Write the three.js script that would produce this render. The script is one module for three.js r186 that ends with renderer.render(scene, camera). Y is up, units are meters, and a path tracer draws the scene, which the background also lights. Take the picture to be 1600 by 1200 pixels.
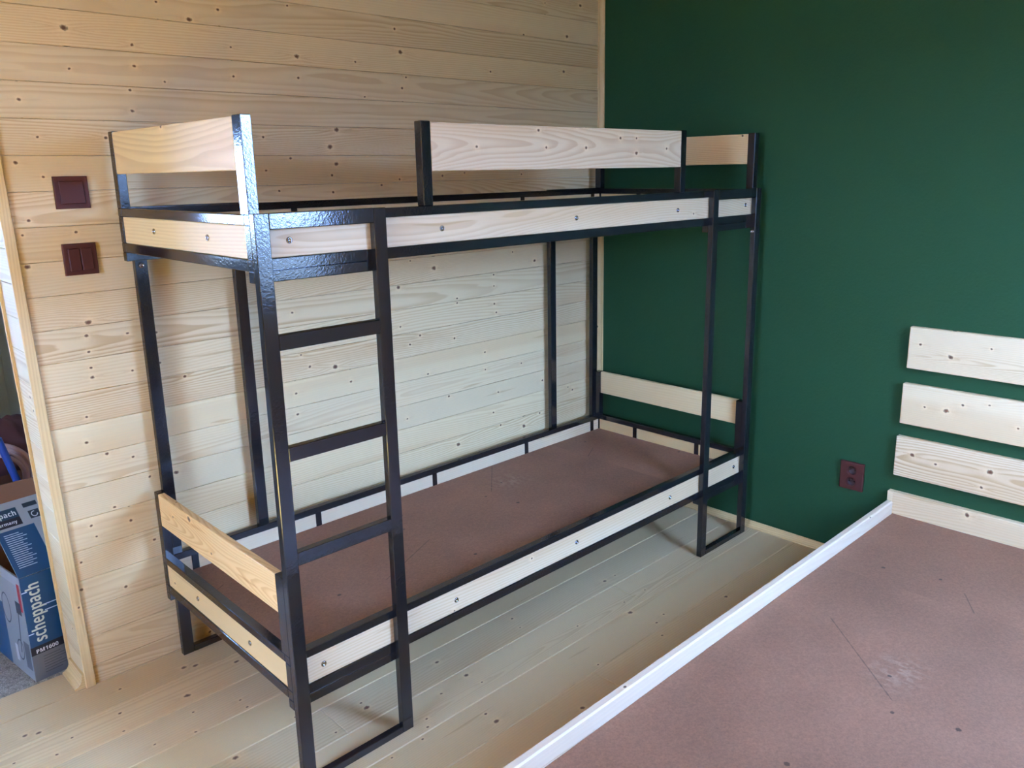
import * as THREE from 'three';
import { RectAreaLightUniformsLib } from 'three/addons/lights/RectAreaLightUniformsLib.js';

// ---------------------------------------------------------------- camera, sky, daylight, exposure
const scene = new THREE.Scene();
const FOCAL = 1271.2;                                   // pixels of the 1600 x 1200 frame
const camera = new THREE.PerspectiveCamera(2 * Math.atan(600 / FOCAL) * 180 / Math.PI, 4 / 3, 0.05, 40);
{
  const yaw = 0.7671, pitch = -0.2325, roll = -0.0185;
  const f0 = new THREE.Vector3(Math.sin(yaw), 0, -Math.cos(yaw)), r0 = new THREE.Vector3(Math.cos(yaw), 0, Math.sin(yaw));
  const fwd = f0.clone().multiplyScalar(Math.cos(pitch)).add(new THREE.Vector3(0, Math.sin(pitch), 0));
  const up = f0.clone().multiplyScalar(-Math.sin(pitch)).add(new THREE.Vector3(0, Math.cos(pitch), 0));
  camera.position.set(-0.8037, 1.483, 1.615);
  camera.up.copy(up.multiplyScalar(Math.cos(roll)).addScaledVector(r0, -Math.sin(roll)));
  camera.lookAt(camera.position.clone().add(fwd));
  camera.setViewOffset(1600, 1200, -7.5, 30.3, 1600, 1200);
}
const renderer = new THREE.WebGLRenderer({ antialias: true });
renderer.toneMapping = THREE.LinearToneMapping;
renderer.toneMappingExposure = 0.60;
renderer.shadowMap.enabled = true;
renderer.shadowMap.type = THREE.PCFSoftShadowMap;

scene.background = new THREE.Color().setRGB(0.51, 0.855, 1.78).multiplyScalar(69);      // clear blue sky, the only light of the window opposite
const sun = new THREE.DirectionalLight(new THREE.Color().setRGB(1, 1.0, 0.56), 185);     // falls through the far left window on the boards left of the frame
sun.position.set(-9, 8.6, 1.2); sun.target.position.set(-1.6, 0, 0.9); scene.add(sun, sun.target);
sun.castShadow = true; sun.shadow.mapSize.set(2048, 2048); sun.shadow.camera.left = sun.shadow.camera.bottom = -6; sun.shadow.camera.right = sun.shadow.camera.top = 6; sun.shadow.camera.far = 30;
const WIN = { x0: 0.76, x1: 1.54, y0: 0.88, y1: 2.0, z: 2.2 };        // the window opposite the boarded wall
RectAreaLightUniformsLib.init();
const glow = new THREE.RectAreaLight(new THREE.Color().setRGB(0.51, 0.855, 1.78), 4, WIN.x1 - WIN.x0 - 0.1, WIN.y1 - WIN.y0 - 0.1);   // the window itself
glow.position.set((WIN.x0 + WIN.x1) / 2, (WIN.y0 + WIN.y1) / 2, WIN.z + 0.01); glow.lookAt(glow.position.x, glow.position.y, 0); glow.castShadow = true; scene.add(glow);
const WIN2 = { z0: 0.45, z1: 1.5, y0: 0.95, y1: 2.15, x: -3.2 };       // a second one in the far left wall
const WIN3 = { x0: -2.6, x1: -1.2, y0: 0.9, y1: 1.74, z: -4.0 };      // the next room's window

// ---------------------------------------------------------------- noise, textures, materials
function rng(seed) { let s = seed >>> 0; return () => { s = (s + 0x6D2B79F5) >>> 0; let t = s; t = Math.imul(t ^ (t >>> 15), t | 1); t ^= t + Math.imul(t ^ (t >>> 7), t | 61); return ((t ^ (t >>> 14)) >>> 0) / 4294967296; }; }
const LAT = new Float32Array(65536); { const r = rng(7); for (let i = 0; i < 65536; i++) LAT[i] = r() * 2 - 1; }
function noise(x, y) {                                   // value noise in -1..1
  const xi = Math.floor(x), yi = Math.floor(y); let a = x - xi, b = y - yi; a = a * a * (3 - 2 * a); b = b * b * (3 - 2 * b);
  const p = xi & 255, q = (yi & 255) << 8, p1 = (xi + 1) & 255, q1 = ((yi + 1) & 255) << 8;
  const u = LAT[p + q], v = LAT[p1 + q], w = LAT[p + q1], z = LAT[p1 + q1];
  return u + (v - u) * a + (w - u) * b + (u - v - w + z) * a * b;
}
const sstep = (a, b, x) => { const t = Math.min(1, Math.max(0, (x - a) / (b - a))); return t * t * (3 - 2 * t); };
function dataTexture(w, h, fill, srgb = true) {
  const d = new Uint8Array(w * h * 4); fill(d);
  const t = new THREE.DataTexture(d, w, h); t.wrapS = t.wrapT = THREE.RepeatWrapping; t.magFilter = THREE.LinearFilter; t.minFilter = THREE.LinearMipmapLinearFilter; t.generateMipmaps = true;
  if (srgb) t.colorSpace = THREE.SRGBColorSpace; t.needsUpdate = true; return t;
}
// A sheet of spruce boards: one board per row, each with growth rings, knots and a tone of its own.
// knots[row] = [[metres along in cm, tenths across, size 1 or 2], ...]
function boardSheet(w, h, length, rows, rowH, seed, x0, knots, tone) {
  return dataTexture(w, h, (d) => {
    for (let r = 0; r < rows; r++) {
      const R = rng(seed + r * 101), T = tone(r, R);
      const v0 = (T.v0 ?? (R() * 2.4 - 0.7)) * rowH, arch = T.arch ?? 0.035, af = T.arch ? 1.5 : 0.7, d0 = 0.012 + 0.05 * R(), drift = 0.02 + 0.05 * R(), spacing = 0.0045 + 0.0055 * R(), amp = T.amp * (0.55 + 0.6 * R()), off = R() * 200, shade = (R() - 0.5) * T.vary, warm = (R() - 0.5) * T.vary * 0.5;
      const ks = (knots[r] ?? T.random(R)).map(([a, b, c]) => ({ u: a / 100, v: b / 10 * rowH, s: (c === 2 ? 0.0058 : 0.0032) * (0.85 + 0.4 * R()), k: 0.8 + 0.2 * R(), tilt: (R() - 0.5) * 0.6 }));
      const marks = Array.from({ length: Math.floor(1 + R() * 4.5) }, () => ({ u: x0 + R() * length, v: R() * rowH, l: 0.03 + 0.12 * R(), w: R() < 0.5 ? 0.0018 : 0.006, d: 0.5 + 0.7 * R() }));
      const y0 = Math.floor(r / rows * h), y1 = Math.floor((r + 1) / rows * h);
      for (let x = 0; x < w; x++) {
        const u = x0 + (x + 0.5) / w * length;
        const near = ks.filter((k) => Math.abs(k.u - u) < 0.16);
        const dr = drift * noise(u * 0.9 + off, r * 3.1), dep = (T.arch ? 0.03 : d0) + arch * noise(u * af + off, 50 + r);
        for (let y = y0; y < y1; y++) {
          const v = (y + 0.5) / h * rows * rowH - r * rowH;
          let pv = v - v0 - dr, core = 0, rim = 0, halo = 0, streak = 0;
          for (const k of near) {
            const du = u - k.u, dv = v - k.v + du * k.tilt * 0.3, g = Math.exp(-(du * du) / (60 * k.s * k.s) - (dv * dv) / (9 * k.s * k.s));
            pv += (dv >= 0 ? 1 : -1) * k.s * 1.3 * g;
            const q = Math.hypot(du * 0.8, dv) / k.s * (1 + 0.22 * noise(u * 260, v * 260));
            if (q < 1.5) { core = Math.max(core, (1 - sstep(0.35, 1.15, q)) * k.k); rim = Math.max(rim, Math.exp(-((q - 0.95) ** 2) * 30) * k.k); }
            if (q < 6) halo = Math.max(halo, Math.exp(-(q - 1) * 0.6) * (q > 1 ? 1 : 0));
            streak += g * 0.3 + 0.55 * Math.exp(-((du / (5 * k.s)) ** 2) - ((dv / (0.55 * k.s)) ** 2));
          }
          const wob = 0.011 * noise(u * 1.1 + off, v * 8) + 0.004 * noise(u * 3.7 + off, v * 26) + 0.0012 * noise(u * 11 + off, v * 90), face = 0.3 + 0.9 * dep / Math.sqrt(pv * pv + dep * dep);
          const ring = Math.sqrt(pv * pv + dep * dep) / spacing + wob / spacing;
          const f = ring - Math.floor(ring), late = sstep(0.25, 0.86, f) * (1 - sstep(0.9, 1, f));
          const fibre = noise(u * 22 + off, v * 700), patch = sstep(0.25, 0.8, noise(u * 1.1 + off * 1.7, v * 16 + r * 5));
          for (const q of marks) { const a = Math.abs(u - q.u) / q.l, b = Math.abs(v - q.v - 0.004 * noise(u * 9 + off, 3)) / (q.w * Math.max(0.15, 1 - a)); if (a < 1 && b < 1) streak += q.d * (1 - b * b) * sstep(0, 0.3, 1 - a); }
          const m = Math.min(1, late * amp * face * (0.55 + 0.45 * noise(u * 0.8 + off, v * 9)) + streak * 0.45 + 0.05 * fibre), o = (y * w + x) * 4;
          for (let c = 0; c < 3; c++) {
            let p = T.base[c] + (T.late[c] - T.base[c]) * m;
            p += (T.heart[c] - p) * patch * T.patch;
            p *= 1 + shade + (c === 0 ? warm * 0.4 : c === 2 ? -warm : 0) + fibre * 0.018;
            p += halo * 0.65 * (T.base[c] * 1.1 - p);
            p += (T.knot[c] - p) * core * 0.9; p *= 1 - rim * 0.22;
            d[o + c] = Math.max(0, Math.min(255, p));
          }
          d[o + 3] = 255;
        }
      }
    }
  });
}
const scatter = (n, a, b, big = 0.25) => (R) => Array.from({ length: Math.round(n * (0.6 + 0.8 * R())) }, () => [a + (b - a) * R(), R() * 10, R() < big ? 2 : 1]);
const SPRUCE = { base: [231, 208, 156], late: [190, 150, 96], heart: [208, 167, 112], knot: [74, 36, 14], amp: 0.68, vary: 0.045, patch: 0.3 };

// knots read off the photograph, row by row (wall rows count up from the floor, floor rows from z = -0.98)
const WALL_KNOTS = { 3: [[-22, 7, 1], [-10, 3, 1], [60, 4, 1], [130, 6, 1]], 4: [[-21, 6, 1], [0, 6, 1], [123, 6, 2], [147, 9, 1], [161, 5, 2], [171, 9, 1]], 5: [[-17, 7, 1], [-16, 3, 1], [-6, 5, 1], [143, 6, 1], [190, 8, 1], [193, 6, 1]],
  6: [[-10, 1, 1], [1, 8, 1], [9, 7, 2], [98, 4, 1], [119, 9, 1], [146, 5, 1], [173, 5, 1]], 7: [[-10, 9, 1], [-3, 6, 1], [52, 7, 1], [139, 7, 1], [160, 6, 1]], 8: [[-15, 4, 1], [52, 5, 1], [74, 5, 1], [109, 1, 1], [139, 5, 1]],
  9: [[-14, 2, 1], [15, 9, 1], [55, 9, 1], [58, 4, 1], [68, 2, 2], [101, 5, 1], [106, 8, 1], [123, 4, 1]], 10: [[-11, 4, 1], [-11, 7, 1], [0, 4, 1], [8, 5, 1], [97, 3, 1], [125, 9, 1], [145, 6, 1], [146, 2, 1]],
  11: [[-11, 2, 1], [-11, 7, 1], [0, 6, 1], [8, 5, 1], [53, 5, 1], [97, 9, 2], [125, 1, 1], [145, 4, 1], [145, 9, 1]], 12: [[-10, 1, 2], [103, 9, 1], [114, 5, 2], [156, 8, 1], [169, 3, 2]], 13: [[-23, 9, 2], [40, 3, 1], [120, 5, 1]],
  14: [[-23, 8, 1], [-10, 8, 1], [60, 5, 1]], 15: [[-21, 2, 1], [52, 8, 1], [72, 7, 1], [92, 9, 1]], 16: [[-22, 8, 1], [-16, 4, 1], [48, 5, 1], [57, 9, 1], [72, 3, 1], [74, 7, 2], [100, 1, 1], [120, 2, 1], [131, 3, 1], [162, 2, 1]],
  17: [[-16, 5, 1], [1, 5, 1], [48, 6, 1], [72, 3, 2], [75, 9, 2]], 18: [[-19, 5, 1], [9, 3, 1], [9, 9, 1]], 19: [[-6, 4, 1], [11, 6, 1], [19, 2, 1], [40, 5, 1], [62, 6, 1], [87, 1, 1], [103, 5, 1], [105, 9, 1]],
  20: [[-6, 5, 2], [11, 2, 1], [40, 4, 1], [62, 3, 2], [84, 3, 1], [103, 8, 2], [146, 4, 1], [188, 7, 2]], 21: [[19, 5, 1], [28, 1, 2], [37, 5, 1], [60, 9, 1], [101, 6, 1]] };
const FLOOR_KNOTS = { 0: [[-44, 7, 2], [-41, 8, 2], [-18, 5, 1], [0, 7, 2], [3, 8, 2], [90, 4, 1]], 1: [[-49, 4, 1], [-40, 7, 1], [-35, 4, 1], [-24, 9, 1], [-22, 3, 1], [-5, 7, 2], [13, 3, 2], [120, 5, 1]], 2: [[-20, 7, 1], [-10, 9, 1], [-7, 3, 1], [5, 6, 1], [5, 9, 1]],
  4: [[-7, 1, 2], [17, 8, 1], [29, 4, 1], [29, 6, 2], [57, 4, 2], [89, 7, 1], [91, 3, 1], [133, 7, 2], [139, 7, 1]], 5: [[36, 9, 1], [38, 7, 1], [48, 3, 1], [59, 2, 2], [60, 6, 1], [103, 6, 1], [126, 7, 1], [138, 7, 1]],
  6: [[22, 1, 1], [32, 1, 1], [51, 4, 1], [51, 7, 2], [91, 9, 1], [122, 1, 2], [123, 8, 1], [129, 7, 1]], 7: [[47, 9, 1], [72, 6, 2], [118, 2, 1], [154, 3, 2]] };
const wallSheet = boardSheet(2048, 2048, 2.5, 27, 0.093, 11, -0.3, WALL_KNOTS, () => ({ ...SPRUCE, random: scatter(7, -25, 215, 0.2) }));
const floorSheet = boardSheet(2048, 2048, 3.3, 14, 0.147, 401, -1.1, FLOOR_KNOTS, () => ({ ...SPRUCE, base: [220, 196, 145], late: [172, 136, 88], vary: 0.08, amp: 0.5, random: scatter(9, -110, 220, 0.3) }));
// boards of the furniture: 17 rows of 0.15 m
const SLAT_KNOTS = { 9: [[4, 6, 1], [14, 4, 2], [26, 7, 1], [60, 4, 1]], 10: [[8, 5, 1], [20, 7, 1], [28, 8, 1], [15, 5, 2], [37, 4, 1]], 11: [[6, 6, 2], [14, 5, 1], [31, 6, 2], [29, 2, 1]], 12: [[25, 9, 2], [70, 4, 1]],
  2: [[38, 7, 1], [15, 4, 1], [41, 4, 1], [54, 8, 1], [58, 4, 1], [82, 3, 2], [82, 6, 1], [74, 6, 1], [98, 4, 1]], 4: [[10, 4, 1], [22, 6, 2], [35, 2, 1], [62, 8, 1]] };
const boardTone = (r) => (r === 4 ? { ...SPRUCE, base: [236, 198, 132], late: [192, 132, 66], amp: 1.1, v0: 0.3, arch: 0.07 } : r === 2 ? { ...SPRUCE, base: [234, 211, 168], late: [204, 164, 118], amp: 0.62, v0: 0.35, arch: 0.06 } : r === 3 || r >= 14 ? { ...SPRUCE, base: [233, 203, 140] } : r === 5 || r === 7 ? { ...SPRUCE, base: [231, 202, 146] } : r === 13 ? { ...SPRUCE, base: [234, 213, 176], amp: 0.15, patch: 0.05 } : r >= 9 && r <= 12 ? { ...SPRUCE, base: [232, 206, 157], late: [186, 138, 84], amp: 1.0, v0: r === 10 ? 1.1 : 0.42, arch: 0.05 } : { ...SPRUCE, base: [233, 210, 166] });
const boardsSheet = boardSheet(2048, 2048, 2.2, 17, 0.15, 907, 0, SLAT_KNOTS, (r) => ({ ...boardTone(r), random: scatter(5, 0, 215, 0.25) }));

const M = {};
M.wall = new THREE.MeshStandardMaterial({ name: 'spruce_wall', map: wallSheet, roughness: 0.6 });
M.honey = new THREE.MeshStandardMaterial({ name: 'honey_pine_panelling', map: wallSheet, color: new THREE.Color().setRGB(0.84, 0.69, 0.32), roughness: 0.6 });
M.floor = new THREE.MeshPhysicalMaterial({ name: 'spruce_floor', map: floorSheet, roughness: 0.42, clearcoat: 0.25, clearcoatRoughness: 0.35 });
M.board = new THREE.MeshStandardMaterial({ name: 'spruce_board', map: boardsSheet, roughness: 0.52 });
const peel = dataTexture(256, 256, (d) => { for (let y = 0; y < 256; y++) for (let x = 0; x < 256; x++) { const n = 128 + 55 * noise(x / 8, y / 8) + 40 * noise(x / 3.2 + 9, y / 3.2); const o = (y * 256 + x) * 4; d[o] = d[o + 1] = d[o + 2] = n; d[o + 3] = 255; } }, false);
peel.repeat.set(7, 7);
M.paint = new THREE.MeshPhysicalMaterial({ name: 'black_enamel', color: new THREE.Color().setRGB(0.0115, 0.0115, 0.012), roughness: 0.11, bumpMap: peel, bumpScale: 0.00016, ior: 1.6 });
const roller = dataTexture(512, 512, (d) => { for (let y = 0; y < 512; y++) for (let x = 0; x < 512; x++) { const n = 128 + 60 * noise(x / 2.5, y / 2.5) + 50 * noise(x / 6 + 40, y / 6); const o = (y * 512 + x) * 4; d[o] = d[o + 1] = d[o + 2] = n; d[o + 3] = 255; } }, false);
roller.repeat.set(1.6, 1.6);
M.green = new THREE.MeshStandardMaterial({ name: 'green_wall_paint', color: new THREE.Color().setRGB(0.0038, 0.053, 0.0115), roughness: 0.78, bumpMap: roller, bumpScale: 0.0006 });
const hardboard = dataTexture(1024, 1024, (d) => {
  const R = rng(55), marks = Array.from({ length: 26 }, () => [R() * 1024, R() * 1024, 2 + R() * 2]), chalk = Array.from({ length: 7 }, () => [R() * 1024, R() * 1024, 20 + 40 * R()]), cuts = Array.from({ length: 5 }, () => [R() * 1024, R() * 1024, R() * 3.1, 40 + 90 * R()]);
  for (let y = 0; y < 1024; y++) for (let x = 0; x < 1024; x++) {
    const o = (y * 1024 + x) * 4; let n = 1 + 0.07 * noise(x / 1.3, y / 1.3) + 0.05 * noise(x / 4, y / 3) + 0.05 * noise(x / 60, y / 60) + 0.05 * noise(x / 190 + 7, y / 190), w = 0;
    for (const [a, b, c] of marks) { const q = Math.hypot(x - a, y - b) / c; if (q < 1) n *= 0.55; }
    for (const [a, b, t, l] of cuts) { const dx = x - a, dy = y - b, g = dx * Math.cos(t) + dy * Math.sin(t), h = Math.abs(dy * Math.cos(t) - dx * Math.sin(t)); if (Math.abs(g) < l && h < 0.9) n *= 0.72; }
    for (const [a, b, c] of chalk) { const q = Math.hypot((x - a) * 0.7, y - b) / c; if (q < 1) w = Math.max(w, (1 - q) * 0.24 * sstep(-0.2, 0.6, noise(x / 5, y / 9))); }
    d[o] = Math.min(255, (147 + w * 90) * n); d[o + 1] = Math.min(255, (108 + w * 120) * n); d[o + 2] = Math.min(255, (83 + w * 120) * n); d[o + 3] = 255;
  }
});
M.hardboard = new THREE.MeshStandardMaterial({ name: 'brown_hardboard', map: hardboard, roughness: 0.5 });
M.maroon = new THREE.MeshPhysicalMaterial({ name: 'maroon_plastic', color: new THREE.Color().setRGB(0.072, 0.017, 0.012), roughness: 0.55, specularIntensity: 0.6 });
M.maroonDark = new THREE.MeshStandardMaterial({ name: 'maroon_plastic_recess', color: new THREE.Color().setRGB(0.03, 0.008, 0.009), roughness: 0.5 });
M.steel = new THREE.MeshStandardMaterial({ name: 'zinc_screw', color: 0xa8a8a6, metalness: 1, roughness: 0.22 });
M.plaster = new THREE.MeshStandardMaterial({ name: 'grey_white_plaster', color: 0xd4d6d0, roughness: 0.95, bumpMap: roller, bumpScale: 0.0008 });
M.white = new THREE.MeshStandardMaterial({ name: 'white_window_plastic', color: 0xe8e8e4, roughness: 0.4 });
M.glass = new THREE.MeshPhysicalMaterial({ name: 'window_glass', color: 0xffffff, transmission: 1, thickness: 0, roughness: 0.02, ior: 1.5 });
const pile = dataTexture(512, 512, (d) => { for (let y = 0; y < 512; y++) for (let x = 0; x < 512; x++) { const o = (y * 512 + x) * 4, n = 150 + 34 * noise(x / 1.6, y / 1.6) + 26 * noise(x / 4 + 3, y / 4) + 14 * noise(x / 20, y / 20); d[o] = n; d[o + 1] = n * 0.97; d[o + 2] = n * 0.86; d[o + 3] = 255; } });
M.carpet = new THREE.MeshStandardMaterial({ name: 'grey_carpet', map: pile, roughness: 1 });
M.cardboard = new THREE.MeshStandardMaterial({ name: 'brown_cardboard', color: new THREE.Color().setRGB(0.25, 0.115, 0.055), roughness: 0.85 });
M.hose = new THREE.MeshStandardMaterial({ name: 'pink_beige_hose', color: new THREE.Color().setRGB(0.52, 0.34, 0.30), roughness: 0.45 });
M.blue = new THREE.MeshStandardMaterial({ name: 'blue_plastic', color: new THREE.Color().setRGB(0.02, 0.07, 0.33), roughness: 0.4 });
M.maroonCloth = new THREE.MeshStandardMaterial({ name: 'dark_red_cloth', color: new THREE.Color().setRGB(0.085, 0.025, 0.02), roughness: 0.9 });

// ---------------------------------------------------------------- builders
const taken = new Map();
function numbered(n) { const k = taken.get(n) ?? 0; taken.set(n, k + 1); return k ? `${n}_${String(k).padStart(3, '0')}` : n; }
function shadow(m) { m.castShadow = m.receiveShadow = true; return m; }
function mesh(name, geo, mat, parent = scene, label) { const m = shadow(new THREE.Mesh(geo, mat)); m.name = parent === scene ? numbered(name) : name; parent.add(m); if (label) m.userData.label = label; return m; }
function struct(name, geo, mat) { const m = mesh(name, geo, mat); m.userData.kind = 'structure'; return m; }
function structGroup(name) { const g = new THREE.Group(); g.name = numbered(name); g.userData.kind = 'structure'; scene.add(g); return g; }
function thing(name, label, category, at = [0, 0, 0], group) { const g = new THREE.Group(); g.name = numbered(name); g.position.set(...at); g.userData = { label, category }; if (group) g.userData.group = group; scene.add(g); return g; }
function part(name, parent) { const g = new THREE.Group(); g.name = name; parent.add(g); return g; }

// A box with chamfered edges between two corners. uvOf(x, y, z, nx, ny, nz) gives its texture coordinates.
function chamferBox(x0, x1, y0, y1, z0, z1, c = 0.002, uvOf = null) {
  const lo = [x0, y0, z0], hi = [x1, y1, z1]; c = Math.min(c, (x1 - x0) * 0.45, (y1 - y0) * 0.45, (z1 - z0) * 0.45);
  const pos = [], nor = [], uv = [];
  // v(axis, sx, sy, sz): the corner of the face across `axis` at the signs given
  const V = (axis, s) => [0, 1, 2].map((k) => (s[k] < 0 ? lo[k] + (k === axis ? 0 : c) : hi[k] - (k === axis ? 0 : c)));
  const poly = (pts, n) => {
    const e1 = pts[1].map((q, k) => q - pts[0][k]), e2 = pts[2].map((q, k) => q - pts[0][k]);
    const cr = [e1[1] * e2[2] - e1[2] * e2[1], e1[2] * e2[0] - e1[0] * e2[2], e1[0] * e2[1] - e1[1] * e2[0]];
    if (cr[0] * n[0] + cr[1] * n[1] + cr[2] * n[2] < 0) pts = pts.slice().reverse();
    const l = Math.hypot(...n), big = n.map(Math.abs).indexOf(Math.max(...n.map(Math.abs)));
    for (let t = 1; t < pts.length - 1; t++) for (const p of [pts[0], pts[t], pts[t + 1]]) { pos.push(...p); nor.push(...n.map((q) => q / l)); const w = uvOf ? uvOf(p, big) : [p[(big + 1) % 3], p[(big + 2) % 3]]; uv.push(w[0], w[1]); }
  };
  for (let a = 0; a < 3; a++) { const b = (a + 1) % 3, d = (a + 2) % 3;
    for (const s of [-1, 1]) {
      const q = (u, v) => { const t = []; t[a] = s; t[b] = u; t[d] = v; return t; }, n = [0, 0, 0]; n[a] = s;
      poly([V(a, q(-1, -1)), V(a, q(1, -1)), V(a, q(1, 1)), V(a, q(-1, 1))], n);
      for (const s2 of [-1, 1]) { const g = (k) => { const t = []; t[a] = s; t[b] = s2; t[d] = k; return t; }, m = [0, 0, 0]; m[a] = s; m[b] = s2; poly([V(a, g(-1)), V(a, g(1)), V(b, g(1)), V(b, g(-1))], m); }
    } }
  for (const i of [-1, 1]) for (const j of [-1, 1]) for (const k of [-1, 1]) poly([V(0, [i, j, k]), V(1, [i, j, k]), V(2, [i, j, k])], [i, j, k]);
  const g = new THREE.BufferGeometry();
  g.setAttribute('position', new THREE.Float32BufferAttribute(pos, 3)); g.setAttribute('normal', new THREE.Float32BufferAttribute(nor, 3)); g.setAttribute('uv', new THREE.Float32BufferAttribute(uv, 2));
  return g;
}
const tube = (x0, x1, y0, y1, z0, z1) => chamferBox(Math.min(x0, x1), Math.max(x0, x1), Math.min(y0, y1), Math.max(y0, y1), Math.min(z0, z1), Math.max(z0, z1), 0.0016);
// A board of the sheet `rows` x rowH: its grain runs along axis `along`, its width along `across`; row picks the board drawn.
function boardGeo(x0, x1, y0, y1, z0, z1, along, across, row, sheet, start = 0, c = 0.0016) {
  const lo = [x0, y0, z0], third = 3 - along - across;
  return chamferBox(x0, x1, y0, y1, z0, z1, c, (p, big) => {
    const a = p[along] - lo[along] + start, b = big === across ? p[third] - lo[third] + 0.3 * sheet.rowH : p[across] - lo[across];
    return [(a - sheet.x0) / sheet.length, (row + Math.min(0.985, Math.max(0.015, b / sheet.rowH))) / sheet.rows];
  });
}
const BOARDS = { x0: 0, length: 2.2, rows: 17, rowH: 0.15 }, WALL = { x0: -0.3, length: 2.5, rows: 27, rowH: 0.093 }, FLOOR = { x0: -1.1, length: 3.3, rows: 14, rowH: 0.147 };

// ---------------------------------------------------------------- the room
const ZW = -0.85, XG = 2.125, CEIL = 2.5, XL = -3.2, ZF = 2.2, XE = -0.25, ZB = -0.977;
{ // floor of spruce boards, joints open a little
  const f = structGroup('floor'), R = rng(31);
  mesh('subfloor', new THREE.BoxGeometry(XG - XL + 0.2, 0.05, ZF - ZB + 0.1).translate((XG + XL) / 2, -0.047, (ZF + ZB) / 2), M.cardboard, f);
  for (let r = -7; r < 16; r++) {
    let z0 = 0.041 + 0.147 * r, z1 = z0 + 0.147; const row = ((r + 7) % 14 + 13) % 14 ;
    z0 = Math.max(z0, ZB); z1 = Math.min(z1, ZF); if (z1 - z0 < 0.01) continue;
    const cuts = r === -2 ? [XL, -1.9, 0.193, XG] : r === 1 ? [XL, -0.9, 0.87, XG] : [XL, -2.4 + R() * 1.6, ...(R() < 0.5 ? [0.6 + R()] : []), XG];
    if (r < -6) cuts.splice(0, cuts.length, XL, XG);
    for (let k = 0; k < cuts.length - 1; k++) mesh('plank', boardGeo(cuts[k] + 0.0004, cuts[k + 1] - 0.0004, -0.022, 0, z0 + 0.0005, z1 - 0.0005, 0, 2, row, FLOOR, cuts[k], 0.0019), M.floor, f);
  }
}
const LEAN = 0.02;                                      // the end of the partition stands a little out of plumb
{ // boarded wall behind the bunk bed
  const w = structGroup('wall_back');
  mesh('core', new THREE.BoxGeometry(XG - XE + 0.1, CEIL, ZW - ZB - 0.03).translate((XG + XE + 0.1) / 2 + 0.02, CEIL / 2, (ZW + ZB) / 2 - 0.003), M.plaster, w);
  for (let k = 0; k < 27; k++) {
    const y0 = Math.max(0, 0.06 - 0.093 + 0.093 * k), y1 = Math.min(CEIL, 0.06 + 0.093 * k); if (y1 - y0 < 0.01) continue;
    mesh('plank', boardGeo(XE + 0.01 - LEAN * y0, XG, y0 + 0.0004, y1 - 0.0004, ZW - 0.016, ZW, 0, 1, k, WALL, XE + 0.01 - LEAN * y0, 0.0012), M.wall, w);
  }
  // door head over the opening, and the boarded wall left of it
  mesh('header', new THREE.BoxGeometry(0.95, CEIL - 2.1, ZW - ZB).translate(XE - 0.475, (CEIL + 2.1) / 2, (ZW + ZB) / 2), M.wall, w);
  mesh('left_panel', new THREE.BoxGeometry(XE - 0.95 - XL, CEIL, ZW - ZB).translate((XE - 0.95 + XL) / 2, CEIL / 2, (ZW + ZB) / 2), M.wall, w);
}
{ // corner trim and boarded reveal of the opening
  const t = structGroup('trim_1'); t.position.set(-0.222, 0, 0); t.rotation.z = LEAN;
  mesh('corner_trim', boardGeo(-0.027, 0, 0, 2.13, ZW, ZW + 0.009, 1, 0, 14, BOARDS), M.board, t);
  mesh('far_trim', boardGeo(-0.034, -0.01, 0, 2.13, ZB - 0.008, ZB, 1, 0, 15, BOARDS), M.board, t);
  const R = rng(4);
  for (let k = 0; k < 24; k++) { const y0 = 0.02 + 0.093 * (k - 1) - 0.01, y1 = y0 + 0.093; mesh('plank', boardGeo(-0.026, -0.012, Math.max(0.0, y0) + 0.0004, y1 - 0.0004, ZB, ZW, 2, 1, k % 27, WALL, 0.2 + R() * 1.5, 0.0016), M.wall, t); }
  // little cove at the foot of the reveal
  const s = new THREE.Shape(); s.moveTo(0, 0); s.lineTo(-0.03, 0); s.lineTo(-0.03, 0.006); s.quadraticCurveTo(-0.008, 0.01, -0.006, 0.045); s.lineTo(0, 0.045); s.closePath();
  const g = new THREE.ExtrudeGeometry(s, { depth: ZW - ZB - 0.002, bevelEnabled: false, curveSegments: 8 }); g.translate(-0.026, 0, ZB + 0.001);
  const uv = g.attributes.uv, p = g.attributes.position; for (let i = 0; i < uv.count; i++) uv.setXY(i, p.getZ(i) / 2.2 + 0.3, (16.3 + p.getY(i) * 6) / 17);
  mesh('cove', g, M.board, t);
}
struct('wall_right', chamferBox(XG, XG + 0.15, 0, CEIL, ZB, ZF + 0.15, 0.001), M.green);
{ // cove skirting along the green wall
  const s = new THREE.Shape(); s.moveTo(0, 0); s.lineTo(-0.017, 0); s.lineTo(-0.017, 0.005); s.quadraticCurveTo(-0.006, 0.01, -0.005, 0.029); s.lineTo(0, 0.029); s.closePath();
  const g = new THREE.ExtrudeGeometry(s, { depth: 3.0, bevelEnabled: false, curveSegments: 6 }); g.translate(XG, 0, ZW + 0.002);
  const uv = g.attributes.uv, p = g.attributes.position; for (let i = 0; i < uv.count; i++) uv.setXY(i, p.getZ(i) / 2.2 + 0.1, (16.2 + p.getY(i) * 7) / 17);
  struct('baseboard_right', g, M.board);
}
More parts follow.
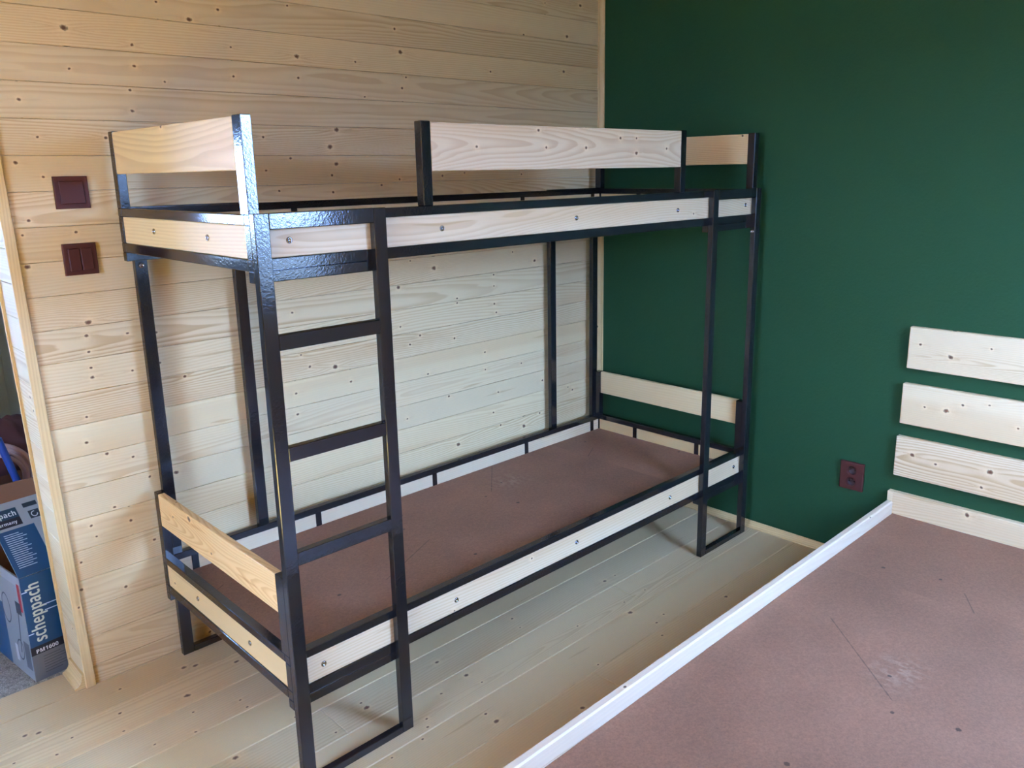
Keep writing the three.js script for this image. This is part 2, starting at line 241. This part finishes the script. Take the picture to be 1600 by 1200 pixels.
{ // quarter-round trim in the corner
  const s = new THREE.Shape(); s.moveTo(0, 0); s.lineTo(-0.022, 0); s.lineTo(-0.022, 0.005); s.quadraticCurveTo(-0.008, 0.008, -0.005, 0.022); s.lineTo(0, 0.022); s.closePath();
  const g = new THREE.ExtrudeGeometry(s, { depth: CEIL - 0.035, bevelEnabled: false, curveSegments: 6 }); g.rotateX(-Math.PI / 2); g.scale(1, 1, -1);
  const ix = g.index; if (ix) { const a = ix.array; for (let i = 0; i < a.length; i += 3) { const q = a[i]; a[i] = a[i + 1]; a[i + 1] = q; } } else { for (const n of ['position', 'normal', 'uv']) { const at = g.attributes[n], k = at.itemSize, a = at.array; for (let i = 0; i < at.count; i += 3) for (let c = 0; c < k; c++) { const q = a[i * k + c]; a[i * k + c] = a[(i + 1) * k + c]; a[(i + 1) * k + c] = q; } } }
  g.computeVertexNormals(); g.translate(XG, 0.032, ZW);
  const uv = g.attributes.uv, p = g.attributes.position; for (let i = 0; i < uv.count; i++) uv.setXY(i, p.getY(i) / 2.6, (15.3 + (p.getX(i) - XG) * 6) / 17);
  struct('trim_2', g, M.board);
}
const boardedBox = (w, h, d, x, y, z) => new THREE.BoxGeometry(w, h, d).translate(x, y, z);
struct('ceiling', boardedBox(XG - XL + 0.4, 0.12, ZF + 4.4, (XG + XL) / 2, CEIL + 0.06, (ZF - 4.2) / 2), M.honey);
// a wall with one window opening, along x (axis 0) or z (axis 2)
function windowWall(name, axis, a0, a1, at, thick, w0, w1, y0, y1, mat) {
  const g = structGroup(name), slab = (p0, p1, q0, q1) => { if (p1 - p0 < 1e-4 || q1 - q0 < 1e-4) return; mesh('wall_panel', axis === 0 ? boardedBox(p1 - p0, q1 - q0, thick, (p0 + p1) / 2, (q0 + q1) / 2, at) : boardedBox(thick, q1 - q0, p1 - p0, at, (q0 + q1) / 2, (p0 + p1) / 2), mat, g); };
  slab(a0, w0, -0.06, CEIL); slab(w1, a1, -0.06, CEIL); slab(w0, w1, -0.06, y0); slab(w0, w1, y1, CEIL);
}
function windowUnit(n, axis, at, w0, w1, y0, y1) {
  const g = structGroup(`window_${n}`), f = 0.05, bar = (p0, p1, q0, q1, name, mat, t) => mesh(name, axis === 0 ? chamferBox(p0, p1, q0, q1, at - t, at + t, 0.004) : chamferBox(at - t, at + t, q0, q1, p0, p1, 0.004), mat, g);
  bar(w0, w1, y0, y0 + f, 'window_frame', M.white, 0.03); bar(w0, w1, y1 - f, y1, 'window_frame', M.white, 0.03); bar(w0, w0 + f, y0 + f, y1 - f, 'window_frame', M.white, 0.03); bar(w1 - f, w1, y0 + f, y1 - f, 'window_frame', M.white, 0.03);
  const pane = new THREE.PlaneGeometry(w1 - w0 - 2 * f, y1 - y0 - 2 * f); if (axis === 2) pane.rotateY(Math.PI / 2);
  pane.translate(axis === 0 ? (w0 + w1) / 2 : at, (y0 + y1) / 2, axis === 0 ? at : (w0 + w1) / 2);
  const m = mesh('window_pane', pane, M.glass, g); m.castShadow = false;
}
windowWall('wall_front', 0, XL, XG, ZF + 0.075, 0.15, WIN.x0, WIN.x1, WIN.y0, WIN.y1, M.honey);
windowUnit(1, 0, ZF + 0.05, WIN.x0, WIN.x1, WIN.y0, WIN.y1);
windowWall('wall_left', 2, -0.9, ZF, XL - 0.075, 0.15, WIN2.z0, WIN2.z1, WIN2.y0, WIN2.y1, M.honey);
windowUnit(2, 2, XL - 0.05, WIN2.z0, WIN2.z1, WIN2.y0, WIN2.y1);
// the next room, seen through the opening
struct('wall_left_far', new THREE.BoxGeometry(0.15, CEIL + 0.06, 3.1).translate(XL - 0.075, CEIL / 2 - 0.03, -2.45), M.plaster);
windowWall('wall_far', 0, XL, 1.0, -4.075, 0.15, WIN3.x0, WIN3.x1, WIN3.y0, WIN3.y1, M.plaster);
windowUnit(3, 0, -4.05, WIN3.x0, WIN3.x1, WIN3.y0, WIN3.y1);
struct('wall_side', boardedBox(0.12, CEIL + 0.06, 3.05, 0.35, CEIL / 2 - 0.03, -2.51), M.plaster);
{ const g = new THREE.BoxGeometry(0.29 - XL, 0.05, 3.02).translate((0.29 + XL) / 2, -0.032, -2.49), uv = g.attributes.uv, p = g.attributes.position; for (let i = 0; i < uv.count; i++) uv.setXY(i, p.getX(i) / 0.35, p.getZ(i) / 0.35); struct('floor_carpet', g, M.carpet); }

// outdoors: lawn, and a hedge that hides the low sky from the window opposite
M.lawn = new THREE.MeshStandardMaterial({ name: 'lawn', color: new THREE.Color().setRGB(0.035, 0.04, 0.022), roughness: 1 });
struct('ground', new THREE.BoxGeometry(60, 0.2, 60).translate(0, -0.5, 0), M.lawn);
{ const g = new THREE.BoxGeometry(22, 2.6, 1.4, 60, 8, 4), p = g.attributes.position; for (let i = 0; i < p.count; i++) { const x = p.getX(i), y = p.getY(i), z = p.getZ(i), k = 0.25 * noise(x * 1.3, y * 1.7 + z); p.setXYZ(i, x + 0.1 * k, y + k, z + k); } g.computeVertexNormals(); g.translate(-6.2, 0.85, 10.5); const m = struct('hill_hedge', g, M.lawn); }

// ---------------------------------------------------------------- the bunk bed
const T = 0.0208, ZBK = -0.8006, PW = 0.0345, H = 1.4076;
const bed = thing('bunk_bed', 'black metal bunk bed with pale spruce boards and a ladder, standing against the boarded wall', 'bunk bed');
const st = (p, name, ...b) => mesh(name, tube(...b), M.paint, p);
function sideFrame(name, x0, x1, front, rungs) {         // a closed frame of flat tube standing on the floor
  const f = part(name, bed), z0 = front ? -T : ZBK - T, z1 = front ? 0 : ZBK;
  st(f, 'post', x0, x0 + PW, 0, H, z0, z1); st(f, 'post', x1 - PW, x1, 0, H, z0, z1);
  st(f, 'top_bar', x0 + PW, x1 - PW, H - PW, H, z0, z1); st(f, 'floor_bar', x0 + PW, x1 - PW, 0, 0.021, z0, z1);
  for (const y of rungs) st(f, 'rung', x0 + PW - 0.001, x1 - PW + 0.001, y - 0.034, y, z0, z1);
  const za = front ? -T - 0.025 : ZBK, zb = front ? -T : ZBK + 0.025;
  for (const y of [1.2592, 0.2143]) st(f, 'support_bar', x0 < 1 ? 0 : x0, x0 < 1 ? x1 - 0.002 : 2.06, y, y + 0.0248, za, zb);
  if (!front) f.userData.label = 'frame beside the boarded wall';
  return f;
}
sideFrame('ladder', 0, 0.3341, true, [1.144, 0.886, 0.629]);
sideFrame('leg_frame', 1.7338, 2.06, true, []);
sideFrame('leg_frame', 0.0282, 0.3555, false, []);
sideFrame('leg_frame', 1.737, 2.05, false, []);
const X1 = 2.06, S = 0.025, F = -T, B = ZBK;
function screwGeo(x, y, z, normal) {
  const g = new THREE.LatheGeometry([[0, -0.006], [0.0075, -0.006], [0.0075, 0.0012], [0.0062, 0.0028], [0.0042, 0.0032], [0.0036, 0.0004], [0, 0.0004]].map(([a, b]) => new THREE.Vector2(a, b)), 14);
  g.rotateX(Math.PI / 2); if (normal === 'x') g.rotateY(-Math.PI / 2); g.translate(x, y, z); return g;
}
function bedFrame(y0, row) {                              // y0: underside; 0.121 high
  const y1 = y0 + 0.1209, f = part('bed_frame', bed), upper = y0 > 1;
  for (const [a, b] of [[y0, y0 + 0.0265], [y1 - 0.0225, y1]]) {
    st(f, 'rail', 0, X1, a, b, F - S, F); st(f, 'rail', 0, X1, a, b, B, B + S);
    st(f, 'rail', 0, S, a, b, B + S, F - S); st(f, 'rail', X1 - S, X1, a, b, B + S, F - S);
  }
  const a = y0 + 0.0265, b = y1 - 0.0225;
  for (const x of [0, X1 - S]) for (const z of [F - S, B]) st(f, 'upright', x, x + S, a, b, z, z + S);
  for (const x of [0.09, 0.528, 1.045, 1.553, 1.987]) for (const z of [F - S + 0.0005, B + S - 0.0045]) st(f, 'bracket', x - 0.011, x + 0.011, a - 0.002, b + 0.002, z, z + 0.004);
  for (const z of [-0.235, -0.565]) for (const x of [S - 0.0045, X1 - S + 0.0005]) st(f, 'bracket', x, x + 0.004, a - 0.002, b + 0.002, z - 0.011, z + 0.011);
  for (const x of [0.42, 0.83, 1.24, 1.65]) st(f, 'cross_bar', x - 0.012, x + 0.012, y0 + 0.004, y0 + 0.0265, B + S, F - S);
  // boards screwed between the rails
  const plank = (g, spots, n) => { const p = mesh('side_board', g, M.board, bed); spots.forEach((q) => mesh('screw', screwGeo(...q, n), M.steel, p)); };
  const ym = (a + b) / 2;
  plank(boardGeo(S, X1 - S, a, b, F - 0.021, F - 0.003, 0, 1, row, BOARDS), [0.09, 0.52, 1.033, 1.55, 1.987].map((x) => [x, ym, F - 0.003]), 'z');
  plank(boardGeo(S, X1 - S, a, b, B + 0.003, B + 0.021, 0, 1, row + 5, BOARDS), [], 'z');
  plank(boardGeo(0.003, 0.0205, a, b, B + S, F - S, 2, 1, row + 14, BOARDS, 0.6), [[0.003, ym + 0.002, -0.24], [0.003, ym + 0.004, -0.56]], 'x');
  plank(boardGeo(X1 - 0.0205, X1 - 0.003, a, b, B + S, F - S, 2, 1, row + 14, BOARDS, 1.2), [], 'x');
  // hardboard base in two sheets
  for (const [p0, p1] of [[S + 0.001, 1.5805], [1.5815, X1 - S - 0.001]]) {
    mesh('base_sheet', chamferBox(p0, p1, y0 + 0.0265, y0 + 0.0527, B + S + 0.001, F - S - 0.001, 0.001, (p, k) => [p[0] / 1.7 + (upper ? 0.4 : 0), p[k === 1 ? 2 : 1] / 1.7]), M.hardboard, bed, 'red-brown hardboard sheet');
  }
  return y1;
}
bedFrame(1.284, 0);
bedFrame(0.2393, 1);
// posts and boards above the frames
const Q = 0.03;
for (const [y0, y1, b0, b1, rowL, rowR] of [[H - 0.003, 1.609, 1.4965, 1.6065, 3, 5], [0.3595, 0.568, 0.4655, 0.567, 4, 7]]) {
  for (const front of [true, false]) for (const left of [true, false]) { const w = left ? 0.025 : Q, d = front && left ? 0.038 : Q; st(bed, y0 > 1 ? 'guard_post' : 'end_post', left ? 0 : X1 - w, left ? w : X1, y0, y1, front ? F - d : B, front ? F : B + d); }
  mesh('end_board', boardGeo(0, 0.02, b0, b1, B + Q, F - 0.038, 2, 1, rowL, BOARDS, 0), M.board, bed);
  mesh('end_board', boardGeo(X1 - 0.02, X1, b0, b1, B + Q, F - Q, 2, 1, rowR, BOARDS, 0.7), M.board, bed);
}
for (const [x, y, z, n] of [[0.045, 1.243, ZBK + 0.002, 'z'], [0.045, 0.2, ZBK + 0.002, 'z'], [2.0235, 1.247, -0.01, 'x']]) mesh('bolt', screwGeo(x, y, z, n), M.steel, bed);
st(bed, 'guard_post', 0.464, 0.494, H - 0.003, 1.609, F - 0.027, F);
st(bed, 'guard_post', 1.5575, 1.5875, H - 0.003, 1.609, F - 0.027, F);
mesh('guard_board', boardGeo(0.494, 1.5575, 1.489, 1.606, F - 0.02, F, 0, 1, 2, BOARDS), M.board, bed, 'long pale guard board beside the ladder gap');

// ---------------------------------------------------------------- the low bed and the slats on the green wall
const low = thing('low_bed', 'low wide bed with bare red-brown hardboard base inside a narrow pale wood rim', 'bed', [0.08, 0, 0.545]);
{
  const x1 = XG - 0.08 - 0.001, D = 1.645, ytop = 0.29;
  mesh('side_rail', boardGeo(0, x1 - 0.024, 0.1, ytop, 0, 0.0235, 0, 1, 13, BOARDS, 0, 0.004), M.board, low);
  mesh('side_rail', boardGeo(0, x1 - 0.024, 0.1, ytop, D - 0.0235, D, 0, 1, 6, BOARDS, 0, 0.004), M.board, low);
  mesh('head_rail', boardGeo(x1 - 0.024, x1, 0.12, 0.3255, 0, D, 2, 1, 12, { ...BOARDS, rowH: 0.21 }, -0.02, 0.002), M.board, low);
  mesh('foot_rail', boardGeo(-0.024, 0, 0.1, ytop, 0, D, 2, 1, 14, BOARDS, 0, 0.004), M.board, low);
  const uvS = (p, k) => [p[0] / 1.7 + 0.13, p[k === 1 ? 2 : 1] / 1.7 + 0.4];
  mesh('base_sheet', chamferBox(0.001, x1 - 0.025, 0.239, 0.243, 0.0245, D * 0.62, 0.0007, uvS), M.hardboard, low, 'red-brown hardboard sheet');
  mesh('base_sheet', chamferBox(0.001, x1 - 0.025, 0.239, 0.243, D * 0.62 + 0.001, D - 0.0245, 0.0007, uvS), M.hardboard, low, 'red-brown hardboard sheet');
  for (const z of [0.3, 0.8, 1.3]) mesh('cross_bar', chamferBox(0.001, x1 - 0.025, 0.19, 0.2385, z, z + 0.04, 0.002), M.board, low);
  for (const x of [0.05, x1 - 0.12]) for (const z of [0.05, D - 0.12]) mesh('leg', chamferBox(x, x + 0.06, 0, 0.238, z, z + 0.06, 0.003), M.board, low);
}
function slat(y0, y1, z0, row, label) {
  const g = boardGeo(0, 0.023, 0, y1 - y0, 0, 1.6, 2, 1, row, BOARDS, 0, 0.0025);
  const m = mesh('headboard_slat', g, M.board, scene); m.position.set(XG - 0.0235, y0, z0); m.userData = { label, category: 'slat', group: 'bare wood slats on the green wall' };
}
slat(0.789, 0.937, 0.569, 9, 'highest of the pale wood slats mounted on the green wall above the low bed');
slat(0.586, 0.734, 0.563, 10, 'middle one of the pale wood slats on the green wall above the low bed');
slat(0.389, 0.538, 0.558, 11, 'lowest pale wood slat on the green wall, just above the rim of the low bed');

// ---------------------------------------------------------------- switches and socket
function lightSwitch(x, y, label, split) {
  const t = thing('light_switch', label, 'light switch', [x, y, ZW], 'maroon light switches');
  const w = 0.0405;
  const ring = new THREE.Shape(); ring.moveTo(-w, -w); ring.lineTo(w, -w); ring.lineTo(w, w); ring.lineTo(-w, w); ring.closePath();
  const hole = new THREE.Path(); const q = 0.0315; hole.moveTo(-q, -q); hole.lineTo(-q, q); hole.lineTo(q, q); hole.lineTo(q, -q); hole.closePath(); ring.holes.push(hole);
  mesh('frame', new THREE.ExtrudeGeometry(ring, { depth: 0.006, bevelEnabled: true, bevelThickness: 0.003, bevelSize: 0.0025, bevelSegments: 2, steps: 1 }).translate(0, 0, 0), M.maroon, t);
  const halves = split ? [[-q + 0.0008, -0.0006], [0.0006, q - 0.0008]] : [[-q + 0.0008, q - 0.0008]];
  for (const [a, b] of halves) {
    const g = chamferBox(a, b, -q + 0.0008, q - 0.0008, 0.001, 0.0125, 0.002), p = g.attributes.position;
    for (let i = 0; i < p.count; i++) if (p.getZ(i) > 0.008) p.setZ(i, p.getZ(i) - 0.0018 * (p.getY(i) / q));
    g.computeVertexNormals(); mesh('rocker', g, M.maroon, t);
  }
}
lightSwitch(-0.0975, 1.4505, 'square maroon switch with one wide rocker, the higher of the two on the boarded wall', false);
lightSwitch(-0.0985, 1.2705, 'square maroon switch with two narrow rockers, below the other one on the boarded wall', true);
{
  const t = thing('power_outlet', 'maroon double power socket low on the green wall beside the low bed', 'power socket', [XG, 0.339, 0.4035]);
  t.rotation.y = -Math.PI / 2;                          // its face looks along -x
  const w = 0.041, h = 0.051, s = new THREE.Shape(); s.moveTo(-w, -h); s.lineTo(w, -h); s.lineTo(w, h); s.lineTo(-w, h); s.closePath();
  for (const y of [0.0225, -0.0225]) { const p = new THREE.Path(); p.absarc(0, y, 0.0195, 0, Math.PI * 2, true); s.holes.push(p); }
  mesh('frame', new THREE.ExtrudeGeometry(s, { depth: 0.011, bevelEnabled: true, bevelThickness: 0.003, bevelSize: 0.003, bevelSegments: 2, curveSegments: 20 }), M.maroon, t);
  for (const y of [0.0225, -0.0225]) {
    const g = new THREE.LatheGeometry([[0, 0.0005], [0.0192, 0.0005], [0.0205, 0.0135], [0.0195, 0.0139], [0.0185, 0.003], [0, 0.003]].map(([a, b]) => new THREE.Vector2(a, b)), 24); g.rotateX(Math.PI / 2); g.translate(0, y, 0);
    const k = mesh('socket', g, M.maroonDark, t);
    const pin = new THREE.CylinderGeometry(0.0022, 0.0024, 0.008, 10).rotateX(Math.PI / 2).translate(0, y + 0.010, 0.0068); mesh('earth_pin', pin, M.steel, k);
    for (const x of [-0.0095, 0.0095]) mesh('contact_hole', new THREE.CylinderGeometry(0.0026, 0.0026, 0.0006, 10).rotateX(Math.PI / 2).translate(x, y, 0.0032), M.paint, k);
  }
}

// ---------------------------------------------------------------- cartons in the next room
function canvasTexture(w, h, draw) { const c = document.createElement('canvas'); c.width = w; c.height = h; draw(c.getContext('2d')); const t = new THREE.CanvasTexture(c); t.colorSpace = THREE.SRGBColorSpace; return t; }
const BW = 0.30, BH = 0.345, BD = 0.34, FL = 0.255;
const frontPrint = canvasTexture(512, 592, (c) => {      // front face, 0.30 x 0.345 m, and the flap above it are one print
  const s = 512 / BW; c.fillStyle = '#8f9694'; c.fillRect(0, 0, 512, 592);
  c.fillStyle = '#184a6c'; c.fillRect(0, 0, 0.105 * s, 0.232 * s);
  c.fillStyle = '#11141c'; c.fillRect(0, 0.232 * s, 512, 0.027 * s);
  c.fillStyle = '#6f7270'; c.fillRect(0, 0.259 * s, 512, 592);
  c.fillStyle = '#eef2ee'; c.font = 'bold 30px sans-serif'; c.textAlign = 'center'; c.fillText('PM1600', 0.045 * s, 0.2555 * s);
  c.save(); c.translate(0.05 * s, 0.222 * s); c.rotate(-Math.PI / 2); c.scale(1, 1.35); c.textAlign = 'left'; c.fillStyle = '#dfe6cf'; c.font = 'bold 66px sans-serif'; c.fillText('scheppach', 0, 0, 345);
  c.restore(); c.fillStyle = '#d9e6f2'; for (const [x0, x1, y] of [[0, 0.016, 0.047], [0, 0.016, 0.186], [0.055, 0.105, 0.105], [0.055, 0.105, 0.124]]) c.fillRect(x0 * s, y * s, (x1 - x0) * s, 6);
  c.fillStyle = '#44484a'; for (let k = 0; k < 7; k++) c.fillRect(0.03 * s, (0.272 + 0.009 * k) * s, (0.05 + 0.012 * (k % 3)) * s, 3);
});
const flapPrint = canvasTexture(512, 400, (c) => {
  const s = 512 / BW; c.fillStyle = '#a4aaa6'; c.fillRect(0, 0, 512, 400);
  c.fillStyle = '#184a6c'; c.fillRect(0, 0.088 * s, 0.105 * s, 400);
  c.fillStyle = '#123c4e'; c.fillRect(0, 0.022 * s, 0.078 * s, 0.032 * s); c.fillStyle = '#14161c'; c.fillRect(0, 0.054 * s, 0.078 * s, 0.025 * s);
  c.fillStyle = '#e6ebe6'; c.textAlign = 'right'; c.font = 'bold 37px sans-serif'; c.fillText('scheppach', 0.074 * s, 0.047 * s); c.font = 'bold 24px sans-serif'; c.fillText('Germany', 0.066 * s, 0.0715 * s);
  c.fillStyle = '#c4d2dc'; for (let k = 0; k < 17; k++) c.fillRect(0.014 * s, (0.1 + 0.0066 * k) * s, (0.042 + 0.022 * ((k * 7) % 5) / 5) * s, 4);
  c.fillStyle = '#223038'; c.fillRect(0.098 * s, 0.018 * s, 0.04 * s, 0.014 * s); c.fillRect(0.104 * s, 0.046 * s, 0.03 * s, 0.026 * s);
  c.strokeStyle = '#cfd6d2'; c.lineWidth = 5; c.beginPath(); c.arc(0.119 * s, 0.059 * s, 14, 0, 5); c.stroke(); c.strokeStyle = '#3c4448'; c.beginPath(); c.arc(0.148 * s, 0.1 * s, 30, 0, 6.3); c.stroke();
});
const sidePrint = canvasTexture(512, 420, (c) => {
  c.fillStyle = '#a7adab'; c.fillRect(0, 0, 512, 420); c.fillStyle = '#2c5a78'; c.fillRect(0, 160, 300, 260); c.fillStyle = '#979d9a'; c.fillRect(260, 40, 252, 380);
  c.fillStyle = '#a8222c'; c.fillRect(470, 30, 30, 110); c.strokeStyle = '#33414a'; c.lineWidth = 9; c.beginPath(); c.moveTo(440, 150); c.lineTo(400, 330); c.stroke(); c.lineWidth = 6; c.beginPath(); c.ellipse(395, 320, 34, 42, 0.3, 0, 6.3); c.stroke(); c.beginPath(); c.ellipse(300, 170, 44, 60, 0, 0, 6.3); c.stroke();
  c.fillStyle = '#2b3a44'; c.fillRect(420, 110, 60, 50); c.fillStyle = '#5a6162'; c.fillRect(440, 270, 60, 110); c.fillStyle = '#c9cfcc'; c.fillRect(330, 310, 30, 70);
});
const print = (t) => new THREE.MeshStandardMaterial({ map: t, roughness: 0.45 });
{
  const t = thing('printed_carton', 'blue and grey printed carton with raised flap, on the carpet beyond the opening', 'box', [-0.345, -0.007, -0.998]);
  t.rotation.y = 0.134;
  const flat = (w, h, mat, name, place, parent = t) => { const g = new THREE.BoxGeometry(w, h, 0.004); place(g); return mesh(name, g, mat, parent); };
  flat(BW, BH, print(frontPrint), 'front_panel', (g) => g.translate(BW / 2, BH / 2, -0.002));
  flat(BD, BH, print(sidePrint), 'side_panel', (g) => g.rotateY(-Math.PI / 2).translate(0.002, BH / 2, -BD / 2 - 0.004));
  flat(BD, BH, M.cardboard, 'side_panel', (g) => g.rotateY(Math.PI / 2).translate(BW - 0.002, BH / 2, -BD / 2 - 0.004));
  flat(BW, BH, M.cardboard, 'back_panel', (g) => g.translate(BW / 2, BH / 2, -BD - 0.006));
  flat(BW - 0.01, BD, M.cardboard, 'bottom_panel', (g) => g.rotateX(-Math.PI / 2).translate(BW / 2, 0.003, -BD / 2 - 0.004));
  flat(BW, FL, print(flapPrint), 'front_flap', (g) => g.translate(0, FL / 2, 0).rotateX(-0.82).translate(BW / 2, BH, -0.003));
  flat(BW, 0.09, M.cardboard, 'back_flap', (g) => g.translate(0, -0.045, 0).rotateX(-0.1).translate(BW / 2, BH, -BD - 0.012));
}
{
  const t = thing('open_carton', 'plain brown cardboard carton holding a hose coil, behind the printed carton', 'box', [-0.5, -0.007, -1.41]);
  const g = (a, b, c, d, e, f, name) => mesh(name, chamferBox(a, b, c, d, e, f, 0.001), M.cardboard, t);
  g(-0.08, 0.42, 0, 0.51, -0.004, 0, 'front_panel'); g(-0.08, 0.42, 0, 0.5, -0.4, -0.396, 'back_panel'); g(-0.08, -0.076, 0, 0.5, -0.396, -0.004, 'side_panel'); g(0.416, 0.42, 0, 0.5, -0.396, -0.004, 'side_panel'); g(-0.076, 0.416, 0, 0.004, -0.396, -0.004, 'bottom_panel');
}
function coil() {
  const pts = []; for (let i = 0; i <= 160; i++) { const a = i / 160 * Math.PI * 2 * 4 - 1, r = 0.072 + 0.04 * i / 160; pts.push(new THREE.Vector3(Math.cos(a) * r, Math.sin(a) * r * 1.1, 0.012 * Math.sin(a * 2.3) - 0.03 * i / 160)); }
  return new THREE.TubeGeometry(new THREE.CatmullRomCurve3(pts), 320, 0.0075, 8);
}
{ const m = mesh('hose_coil', coil(), M.hose); m.position.set(-0.258, 0.49, -1.51); m.rotation.y = -0.15; m.userData = { label: 'coil of pinkish beige hose standing in the brown carton', category: 'hose' }; }
{ const m = mesh('blue_tube', new THREE.CylinderGeometry(0.012, 0.012, 0.56, 16).translate(0, 0.28, 0), M.blue); m.position.set(-0.135, 0.1, -1.46); m.rotation.z = 0.215; m.userData = { label: 'straight blue plastic tube leaning in the brown carton in front of the hose', category: 'tube' }; }
{
  const g = new THREE.SphereGeometry(0.11, 28, 18), p = g.attributes.position; for (let i = 0; i < p.count; i++) { const x = p.getX(i), y = p.getY(i), z = p.getZ(i), k = 1 + 0.25 * noise(x * 18 + 3, y * 18 + z * 11) + 0.12 * noise(x * 50, y * 50 + z * 40); p.setXYZ(i, x * k, Math.max(-0.09, y * k * 0.9), z * k * 0.7); }
  g.computeVertexNormals(); const m = mesh('cloth_bundle', g, M.maroonCloth); m.position.set(-0.2, 0.56, -1.64); m.userData = { label: 'dark red crumpled cloth bundle behind the hose in the brown carton', category: 'cloth' };
}
renderer.render(scene, camera);
